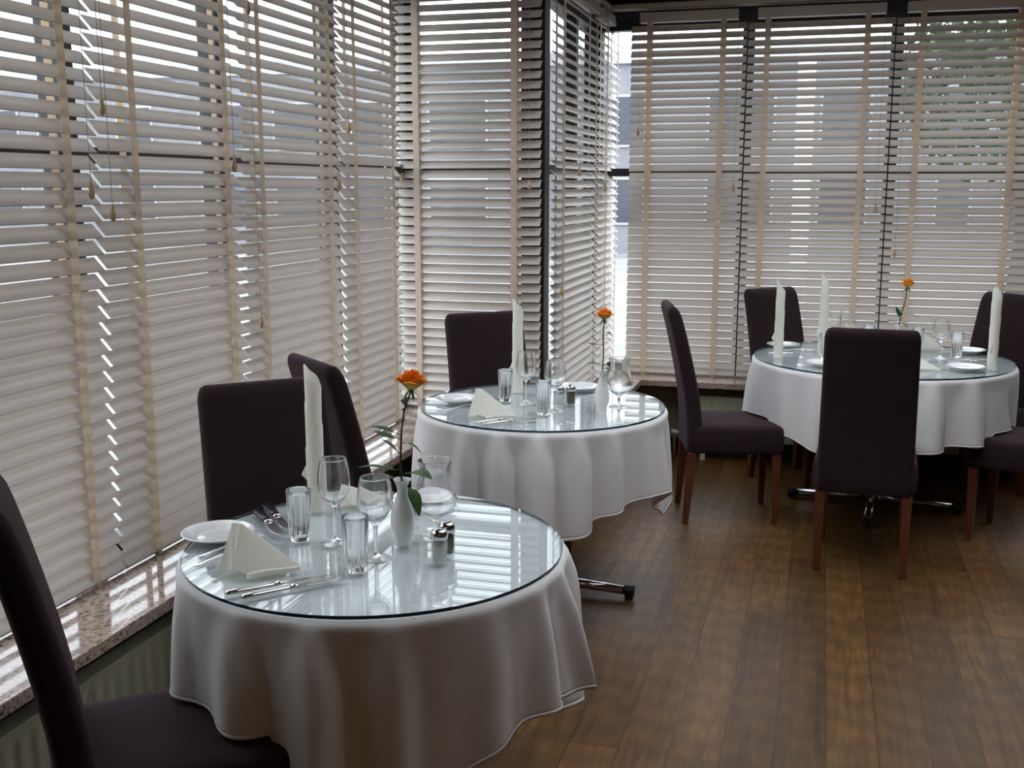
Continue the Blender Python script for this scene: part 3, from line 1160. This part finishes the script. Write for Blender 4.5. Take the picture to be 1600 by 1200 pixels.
def make_knife(name, handle_mat, cat, group, L=0.235):
    """handle end at the origin, blade towards +x"""
    t = thing(name, '', cat, group=group)
    hl = L * 0.48
    rings = []
    for x, wy, hz in ((0, .0045, .0035), (.003, .0075, .005), (.03, .0085, .0058), (.07, .0078, .0052), (hl - .01, .0070, .0048), (hl, .0055, .004)):
        rings.append([(x, 1.2 * wy * math.cos(2 * PI * i / 12), 0.0062 + hz * math.sin(2 * PI * i / 12)) for i in range(12)])
    MB().loft(rings).build('handle', handle_mat, t, smooth=True)
    rings = []
    for x, wy, hz in ((hl - .001, .0066, .0050), (hl + .012, .0068, .0050), (hl + .016, .005, .003)):
        rings.append([(x, 1.2 * wy * math.cos(2 * PI * i / 12), 0.0062 + hz * math.sin(2 * PI * i / 12)) for i in range(12)])
    MB().loft(rings).build('bolster', M['steel'], t, smooth=True)
    out = [(hl + .012, -.004), (hl + .03, -.0095), (L * .8, -.0105), (L * .93, -.0085), (L - .003, -.001), (L, .004), (L * .96, .0062),
           (L * .8, .0070), (hl + .03, .0066), (hl + .012, .0045)]
    b = MB()
    prism(b, out, lambda x, y: 0.0052 - 0.0045 * min(1, max(0, (x - hl) / .1)), lambda x, y: 0.0072 - 0.0045 * min(1, max(0, (x - hl) / .1)) + .0003)
    b.build('blade', M['steel'], t, bevel=0.0005)
    return t


def make_fork(group, L=0.200):
    t = thing('table_fork', '', 'fork', group=group)
    rings = []
    for x, wy, z, hz in ((0, .004, .003, .0016), (.004, .0085, .0028, .0018), (.02, .0095, .003, .0018), (.06, .0060, .005, .0018),
                         (.10, .0034, .0085, .0020), (.125, .0036, .0085, .0020), (.140, .0090, .006, .0014), (.152, .0118, .0035, .0012),
                         (.160, .0120, .0022, .0011)):
        rings.append([(x, wy * math.cos(2 * PI * i / 12), z + hz * math.sin(2 * PI * i / 12)) for i in range(12)])
    MB().loft(rings).build('handle', M['steel'], t, smooth=True)
    for k in range(4):
        y = -0.0096 + 0.0064 * k
        MB().tube([(.156, y, .0026), (.175, y, .0018), (.192, y, .0028), (L, y * .97, .0045)], [.0021, .0018, .0015, .0006], 8) \
            .build('tine', M['steel'], t, smooth=True)
    return t


steak_p = make_knife('steak_knife', M['black_handle'], 'steak knife', 'black-handled steak knives', 0.21)
knife_p = make_knife('table_knife', M['steel'], 'knife', 'steel table knives', 0.225)
fork_p = make_fork('steel table forks')


def lay(p, label, a, b, dz=0.0, sc=None):
    """lay cutlery with its handle end at a, pointing at b"""
    place(p, label, (a[0], a[1], GZ + dz), math.atan2(b[1] - a[1], b[0] - a[0]), sc=sc)


# ------------------------------------------------------------------ roses
def leaf_mesh(mb, base, dirv, L, wd, up=Vector((0, 0, 1)), curl=0.25):
    d = Vector(dirv).normalized()
    s = d.cross(up)
    if s.length < 1e-3:
        s = Vector((1, 0, 0))
    s.normalize()
    nrm = s.cross(d).normalized()
    rows = 9
    v, f = [], []
    for th in (0, 1):
        for i in range(rows):
            t = i / (rows - 1)
            hw = wd / 2 * math.sin(PI * t ** 0.78) ** 0.85 if 0 < t < 1 else 0.0004
            c = Vector(base) + d * (L * t) - nrm * (curl * L * t * t)
            for e in (-1, -0.5, 0, 0.5, 1):
                tooth = 1 + (0.05 if (i % 2) and abs(e) == 1 else 0)
                v.append(c + s * (hw * e * tooth) + nrm * (abs(e) * hw * 0.25 - th * 0.0006))
    for th in (0, 1):
        for i in range(rows - 1):
            for j in range(4):
                a = th * rows * 5 + i * 5 + j
                q = (a, a + 1, a + 6, a + 5)
                f.append(q if th == 0 else q[::-1])
    for i in range(rows - 1):
        for j in (0, 4):
            a = i * 5 + j
            f.append((a, a + 5, a + 5 + rows * 5, a + rows * 5))
    mb.add(v, f)


def rose(label, base, stem_pts, bloom_r, leaves, seed):
    rr = random.Random(seed)
    t = thing('rose', label, 'rose', base, 0, 'single orange roses in the bud vases')
    MB().tube(stem_pts, 0.0022, 8).build('stem', M['stem'], t, smooth=True)
    top = Vector(stem_pts[-1])
    R = bloom_r
    b = MB()
    # petals: cupped sheets in a spiral, outer ones opened flat
    N = 26
    for k in range(N):
        u = k / (N - 1)                      # 0 centre -> 1 outer
        ang = k * 2.399 + rr.uniform(-0.15, 0.15)
        rad_top = R * (0.10 + 0.90 * u ** 0.9)
        rad_mid = R * (0.12 + 0.62 * u)
        hgt = R * (1.30 - 0.45 * u + rr.uniform(-0.06, 0.06))
        wdt = R * (0.40 + 0.55 * u)
        rows, cols = 7, 7
        v, f = [], []
        for th in (0, 1):
            for i in range(rows):
                tt = i / (rows - 1)
                rad = rad_mid * math.sin(min(1, tt * 1.35) * PI / 2) + (rad_top - rad_mid) * max(0, (tt - 0.55) / 0.45) ** 1.5
                z = hgt * tt
                if u > 0.6 and tt > 0.8:
                    z -= R * 0.30 * (u - 0.6) / 0.4 * ((tt - 0.8) / 0.2) ** 1.5
                half = wdt * (math.sin(PI * (0.10 + 0.66 * tt)) ** 0.8) * 0.5
                for j in range(cols):
                    e = (j / (cols - 1)) * 2 - 1
                    a = ang + e * half / max(rad, R * 0.22)
                    rr_ = max(0.0005, rad - th * 0.0007) * (1 + 0.04 * math.sin(9 * e + k))
                    zz = z - (0.10 * R * e * e if tt > 0.5 else 0) + 0.02 * R * math.sin(7 * e + 2 * k) * tt
                    v.append((rr_ * math.cos(a), rr_ * math.sin(a), zz))
        m_ = rows * cols
        for th in (0, 1):
            for i in range(rows - 1):
                for j in range(cols - 1):
                    a = th * m_ + i * cols + j
                    q = (a, a + 1, a + cols + 1, a + cols)
                    f.append(q if th == 0 else q[::-1])
        for i in range(rows - 1):
            for j in (0, cols - 1):
                a = i * cols + j
                f.append((a, a + cols, a + cols + m_, a + m_))
        for j in range(cols - 1):
            a = (rows - 1) * cols + j
            f.append((a, a + 1, a + 1 + m_, a + m_))
        b.add(v, f, Matrix.Translation(top) @ Matrix.Rotation(rr.uniform(-0.05, 0.05) + 0.10, 4, 'Y'))
    b.build('petals', M['petal'], t, smooth=True)
    s = MB()
    s.lathe([(0.002, -0.006), (R * 0.16, 0.0), (R * 0.20, R * 0.10), (0.001, R * 0.14)], 12, Matrix.Translation(top))
    for k in range(5):
        a = k * 2 * PI / 5 + 0.4
        leaf_mesh(s, top + Vector((math.cos(a), math.sin(a), 0)) * R * 0.12, (math.cos(a), math.sin(a), -0.75), R * 0.62, R * 0.16, curl=0.3)
    s.build('sepals', M['grass_green'], t, smooth=True)
    for (p, d, L, wd, cl) in leaves:
        m_ = MB()
        p = Vector(p)
        d = Vector(d)
        a = p + d.normalized() * L * 0.35
        m_.tube([p, (p + a) / 2 + Vector((0, 0, 0.002)), a], 0.0009, 6)
        leaf_mesh(m_, a, d, L, wd, curl=cl)
        m_.build('leaf', M['leaf'], t, smooth=True)
    return t


# ------------------------------------------------------------------ nearest table
def on(x, y):
    return (x, y, GZ)


N1, N2, N3 = 'nearest table', 'middle table', 'far table'
place(plate_p, 'white side plate overhanging the left rim of the nearest table', on(-1.372, 2.232))
place(plate_p, 'white side plate on the nearest table behind the bud vase', on(-0.995, 2.655))
place(roll_p, 'tall rolled white napkin standing before the two dark chairs on the nearest table', on(-1.243, 2.504), 0.3)
place(tent_p, 'cream tent-folded napkin at the front left of the nearest table', on(-1.165, 2.055), math.radians(17))
place(tent_p, 'white folded napkin half hidden behind the bud vase on the nearest table', on(-1.150, 2.60), math.radians(35), sc=(0.8, 0.8, 0.45))
place(tumbler_p, 'fluted water tumbler at the back left of the nearest table, beside the steak knives', on(-1.174, 2.271))
place(tumbler_p, 'fluted water tumbler standing frontmost on the nearest table', on(-0.957, 2.112), 0.2)
place(wine_big, 'taller slim wine glass beside the rolled napkin on the nearest table', on(-1.084, 2.277))
place(wine_small, 'rounder wine glass right behind the front tumbler of the nearest table', on(-0.945, 2.196))
place(hurricane, 'bulbous stemmed glass with flared rim behind the shakers of the nearest table', on(-0.868, 2.385))
place(vase_p, 'white china bud vase at the middle of the nearest table', on(-0.923, 2.308))
place(salt_p, 'salt shaker with chrome cap at the front right of the nearest table', on(-0.799, 2.217))
place(pepper_p, 'pepper shaker behind the salt on the nearest table', on(-0.800, 2.272))
lay(steak_p, 'black-handled steak knife nearer the tumbler on the nearest table', (-1.385, 2.490), (-1.228, 2.323), sc=(1.05, 1.4, 1.4))
lay(steak_p, 'black-handled steak knife on the outer side, behind the tent napkin', (-1.385, 2.440), (-1.219, 2.270), sc=(1.05, 1.4, 1.4))
lay(knife_p, 'steel table knife at the front of the nearest table, closer to the tent napkin', (-1.156, 1.897), (-0.985, 2.075))
lay(knife_p, 'steel table knife outermost at the front rim of the nearest table', (-1.112, 1.886), (-0.955, 2.068))
lay(fork_p, 'steel fork outermost at the left rim of the nearest table, half under the napkin', (-1.312, 2.030), (-1.233, 2.28))
lay(fork_p, 'steel fork nearer the side plate, half under the tent napkin', (-1.337, 2.090), (-1.258, 2.34))

rose('large orange rose in the bud vase of the nearest table', (-0.923, 2.308, GZ),
     [(0.000, 0.0, 0.022), (0.001, 0.001, 0.12), (-0.004, 0.002, 0.20), (0.000, 0.002, 0.27), (0.008, 0.001, 0.325), (0.026, 0.000, 0.372)], 0.041,
     [((0.000, 0.002, 0.265), (-0.85, -0.15, 0.30), 0.056, 0.032, 0.10), ((-0.002, 0.002, 0.255), (-0.75, 0.1, 0.05), 0.054, 0.032, -0.2),
      ((0.000, 0.002, 0.215), (-0.7, -0.2, 0.75), 0.045, 0.024, 0.1),
      ((0.000, 0.002, 0.245), (0.8, 0.1, 0.1), 0.034, 0.014, 0.9), ((0.000, 0.0, 0.180), (-0.95, -0.2, 0.12), 0.050, 0.026, 0.15),
      ((-0.020, -0.005, 0.182), (-0.9, -0.3, 0.25), 0.060, 0.020, 0.25), ((0.000, 0.0, 0.165), (-0.5, -0.5, 0.05), 0.056, 0.048, 0.1),
      ((0.000, 0.0, 0.170), (0.75, -0.35, 0.28), 0.072, 0.046, 0.35), ((0.002, 0.0, 0.160), (0.5, -0.2, -0.55), 0.070, 0.038, 0.3)], 4)

# ------------------------------------------------------------------ middle table
place(plate_p, 'white side plate on the left of the middle table', on(-1.362, 4.005))
place(plate_p, 'white side plate at the back of the middle table, left of the bud vase', on(-0.953, 4.395))
place(roll_p, 'tall rolled white napkin standing at the back of the middle table', on(-1.186, 4.273), 0.1)
place(tent_p, 'tent-folded napkin at the front left of the middle table', on(-1.145, 3.765), math.radians(12))
place(tumbler_p, 'water tumbler at the back left of the middle table, before the rolled napkin', on(-1.181, 4.073))
place(tumbler_p, 'water tumbler at the front of the middle table beside the shakers', on(-0.972, 3.861), 0.3)
place(wine_big, 'slim wine glass before the rolled napkin on the middle table', on(-1.089, 4.045))
place(wine_small, 'rounder wine glass behind the front tumbler of the middle table', on(-0.945, 3.935))
place(hurricane, 'bulbous stemmed glass behind the bud vase on the middle table', on(-0.725, 4.075))
place(vase_p, 'white china bud vase at the right side of the middle table', on(-0.771, 3.967))
place(salt_p, 'salt shaker on the middle table', on(-0.955, 4.05))
place(pepper_p, 'pepper shaker on the middle table', on(-0.915, 4.075))
lay(steak_p, 'black-handled steak knife behind the tent napkin of the middle table', (-1.36, 4.215), (-1.215, 4.06), sc=(1.05, 1.4, 1.4))
lay(knife_p, 'steel table knife behind at the front rim of the middle table', (-1.170, 3.622), (-0.975, 3.835))
lay(knife_p, 'steel table knife outermost at the front rim of the middle table', (-1.130, 3.612), (-0.935, 3.81))
lay(fork_p, 'steel fork at the left rim of the middle table, half under the napkin', (-1.345, 3.80), (-1.24, 4.02))
rose('upright orange rose in the bud vase of the middle table', (-0.771, 3.967, GZ),
     [(0.0, 0.0, 0.022), (0.0, 0.0, 0.14), (0.004, 0.0, 0.22), (0.001, 0.0, 0.29), (0.004, 0.0, 0.350)], 0.037,
     [((0.003, 0.0, 0.305), (0.7, -0.1, -0.1), 0.026, 0.022, 0.3), ((0.002, 0.0, 0.255), (-0.9, -0.3, 0.05), 0.042, 0.022, -0.1),
      ((0.003, 0.0, 0.275), (0.5, 0.0, 0.25), 0.024, 0.012, 0.9), ((0.0, 0.0, 0.175), (-0.6, -0.5, 0.35), 0.045, 0.032, 0.3),
      ((0.001, 0.0, 0.165), (0.3, -0.5, 0.15), 0.036, 0.028, 0.2), ((0.002, 0.0, 0.175), (0.75, -0.1, 0.55), 0.040, 0.016, 0.6),
      ((0.001, 0.0, 0.165), (0.8, 0.3, -0.1), 0.042, 0.022, 0.4)], 9)

# ------------------------------------------------------------------ far table
place(plate_p, 'white side plate at the left rim of the far table', on(-0.170, 5.915))
place(plate_p, 'white side plate at the front left of the far table, beside the chair back', on(0.040, 5.340))
place(plate_p, 'white side plate at the front right of the far table', on(0.676, 5.390))
place(plate_p, 'white side plate at the right rim of the far table, behind the rolled napkin', on(0.755, 5.965))
place(roll_p, 'tall rolled napkin furthest left on the far table', on(-0.182, 5.535), 0.4)
place(roll_p, 'tall rolled napkin second from left on the far table, behind the tumbler', on(0.030, 5.70), 0.2, sc=(1, 1, 1.08))
place(roll_p, 'tall rolled napkin furthest right on the far table', on(0.792, 5.415), 1.2)
place(tent_p, 'tent-folded napkin upright at the back right of the far table', on(0.555, 6.02), math.radians(-8))
place(tent_p, 'folded napkin low beside the dark chair back on the far table', on(0.475, 5.36), math.radians(-15), sc=(1, 1, 0.6))
place(tumbler_p, 'water tumbler before the second rolled napkin on the far table', on(0.044, 5.553))
place(tumbler_p, 'water tumbler on the right of the far table, beside the tent napkin', on(0.676, 5.775))
place(tumbler_p, 'water tumbler at the back of the far table, right of the wine glass', on(0.262, 5.945))
place(tumbler_p, 'water tumbler at the back of the far table, right of the rose', on(0.50, 5.90))
place(wine_small, 'wine glass in front of the tent napkin on the far table', on(0.592, 5.708))
place(wine_small, 'wine glass at the back left of the far table', on(0.151, 5.90))
place(hurricane, 'bulbous stemmed glass behind the chair back on the far table', on(0.085, 5.98))
place(vase_p, 'white china bud vase at the middle of the far table', on(0.392, 5.735))
lay(fork_p, 'steel fork at the left of the far table, beyond the rolled napkin', (-0.205, 5.75), (-0.02, 5.80))
lay(fork_p, 'steel fork near the front rim of the far table', (0.452, 5.155), (0.40, 5.33))
lay(knife_p, 'steel table knife at the left rim of the far table', (-0.235, 5.62), (0.0, 5.66))
lay(knife_p, 'steel table knife at the right of the far table between the plates', (0.845, 5.66), (0.62, 5.60))
lay(fork_p, 'steel fork at the right of the far table beside the knife', (0.850, 5.72), (0.64, 5.66))
rose('orange rose leaning right in the bud vase of the far table', (0.392, 5.735, GZ),
     [(0.0, 0.0, 0.022), (0.0, 0.0, 0.15), (0.012, 0.0, 0.22), (0.024, 0.0, 0.28), (0.030, 0.0, 0.345)], 0.038,
     [((0.0, 0.0, 0.165), (-0.8, -0.3, 0.35), 0.052, 0.040, 0.5), ((0.004, 0.0, 0.18), (-0.2, -0.2, 0.9), 0.058, 0.030, 0.2),
      ((0.010, 0.0, 0.21), (0.85, -0.1, 0.15), 0.062, 0.022, 0.6), ((0.0, 0.0, 0.165), (0.6, -0.5, 0.05), 0.040, 0.026, 0.5)], 21)

# ------------------------------------------------------------------ unseen warm fill lamps, added to tint the cloth fronts
lamp_l = bpy.data.lights.new('warm_fill', 'POINT')
lamp_l.energy = 4.0
lamp_l.color = (1.0, 0.66, 0.36)
lamp_l.shadow_soft_size = 0.09
for (lx, ly), lab in (((0.3, -1.3), 'added round warm fill lamp nearer the left windows, behind the camera'),
                      ((2.2, -1.3), 'added round warm fill lamp nearer the right wall, behind the camera')):
    t = thing('added_fill_lamp', lab, 'ceiling lamp', (lx, ly, CEIL), 0, 'warm fill lamps added behind the camera')
    MB().lathe([(0.16, -0.001), (0.16, -0.02), (0.15, -0.026), (0.001, -0.026)], 32).build('base_plate', M['chrome'], t, smooth=False)
    MB().lathe([(0.020, -0.026), (0.020, -0.06), (0.001, -0.06)], 16).build('socket', M['rubber'], t)
    bl = bpy.data.objects.new('fill_light', lamp_l)
    COL.objects.link(bl)
    bl.parent = t
    bl.location = (0, 0, -0.16)

# ------------------------------------------------------------------ outdoors
g = MB().box(-60, 50, 6.75, 80, -0.30, -0.18).box(-60, -2.25, -30, 6.75, -0.30, -0.18)
struct('ground', g, M['paving'], label='pale paving outside')


def building(name, label, x0, x1, y0, y1, h, rows, face='y'):
    t = thing(name, label, 'building')
    MB().box(x0, x1, y0, y1, -0.18, h).build('wall', M['render_wall'], t)
    MB().box(x0 - 0.1, x1 + 0.1, y0 - 0.12, y0, h - 0.35, h).build('cornice', M['render_light'], t)
    x = x0 + 0.8
    r = random.Random(3)
    k = 0
    while x < x1 - 2.0:
        wd = r.choice((0.9, 1.3, 1.8))
        for z0, z1 in rows:
            k += 1
            if k > 96:
                break
            f = MB().box(x, x + wd, y0 - 0.05, y0, z0, z1).build('window', M['render_light'], t)
            MB().box(x + 0.07, x + wd - 0.07, y0 - 0.06, y0 - 0.05, z0 + 0.07, z1 - 0.07).build('window_pane', M['dark_window'], f)
        x += wd + r.choice((0.7, 1.1, 1.6))
    return t


building('building', 'long grey building with window rows seen through the blinds', -30, 12, 30, 34, 5.25, ((0.6, 1.9), (2.7, 4.1)))
MB_ = MB().box(-0.32, -0.14, 12, 12.18, -0.18, 3.05).box(-0.36, -0.10, 11.96, 12.22, 3.05, 3.12)
tag(MB_.build('gate_post', M['white_post']), 'white post seen through the back blind, left of the rose', 'post')
tr = thing('tree', 'leafy tree seen through the right-hand back blind', 'tree', (2.4, 15, -0.18))
MB().tube([(0, 0, 0), (0.05, 0, 1.2), (-0.05, 0.1, 2.4), (0.1, 0, 3.4)], [0.16, 0.12, 0.09, 0.04], 10).build('trunk', M['bark'], tr, smooth=True)
lf = MB()
for k in range(2600):
    while True:
        p = Vector((rnd.uniform(-1, 1), rnd.uniform(-1, 1), rnd.uniform(-1, 1)))
        if 0.25 < p.length < 1 and mnoise.noise(p * 2.2) > -0.15:
            break
    p = Vector((p.x * 1.7, p.y * 1.5, 3.1 + p.z * 1.35))
    a = Vector((rnd.uniform(-1, 1), rnd.uniform(-1, 1), rnd.uniform(-1, 1))).normalized() * 0.10
    b_ = a.cross(Vector((rnd.uniform(-1, 1), rnd.uniform(-1, 1), 1))).normalized() * 0.05
    lf.add([p - a, p - b_, p + a, p + b_], [(0, 1, 2, 3)])
o = lf.build('crown', M['tree_leaf'], tr)
o['kind'] = 'stuff'
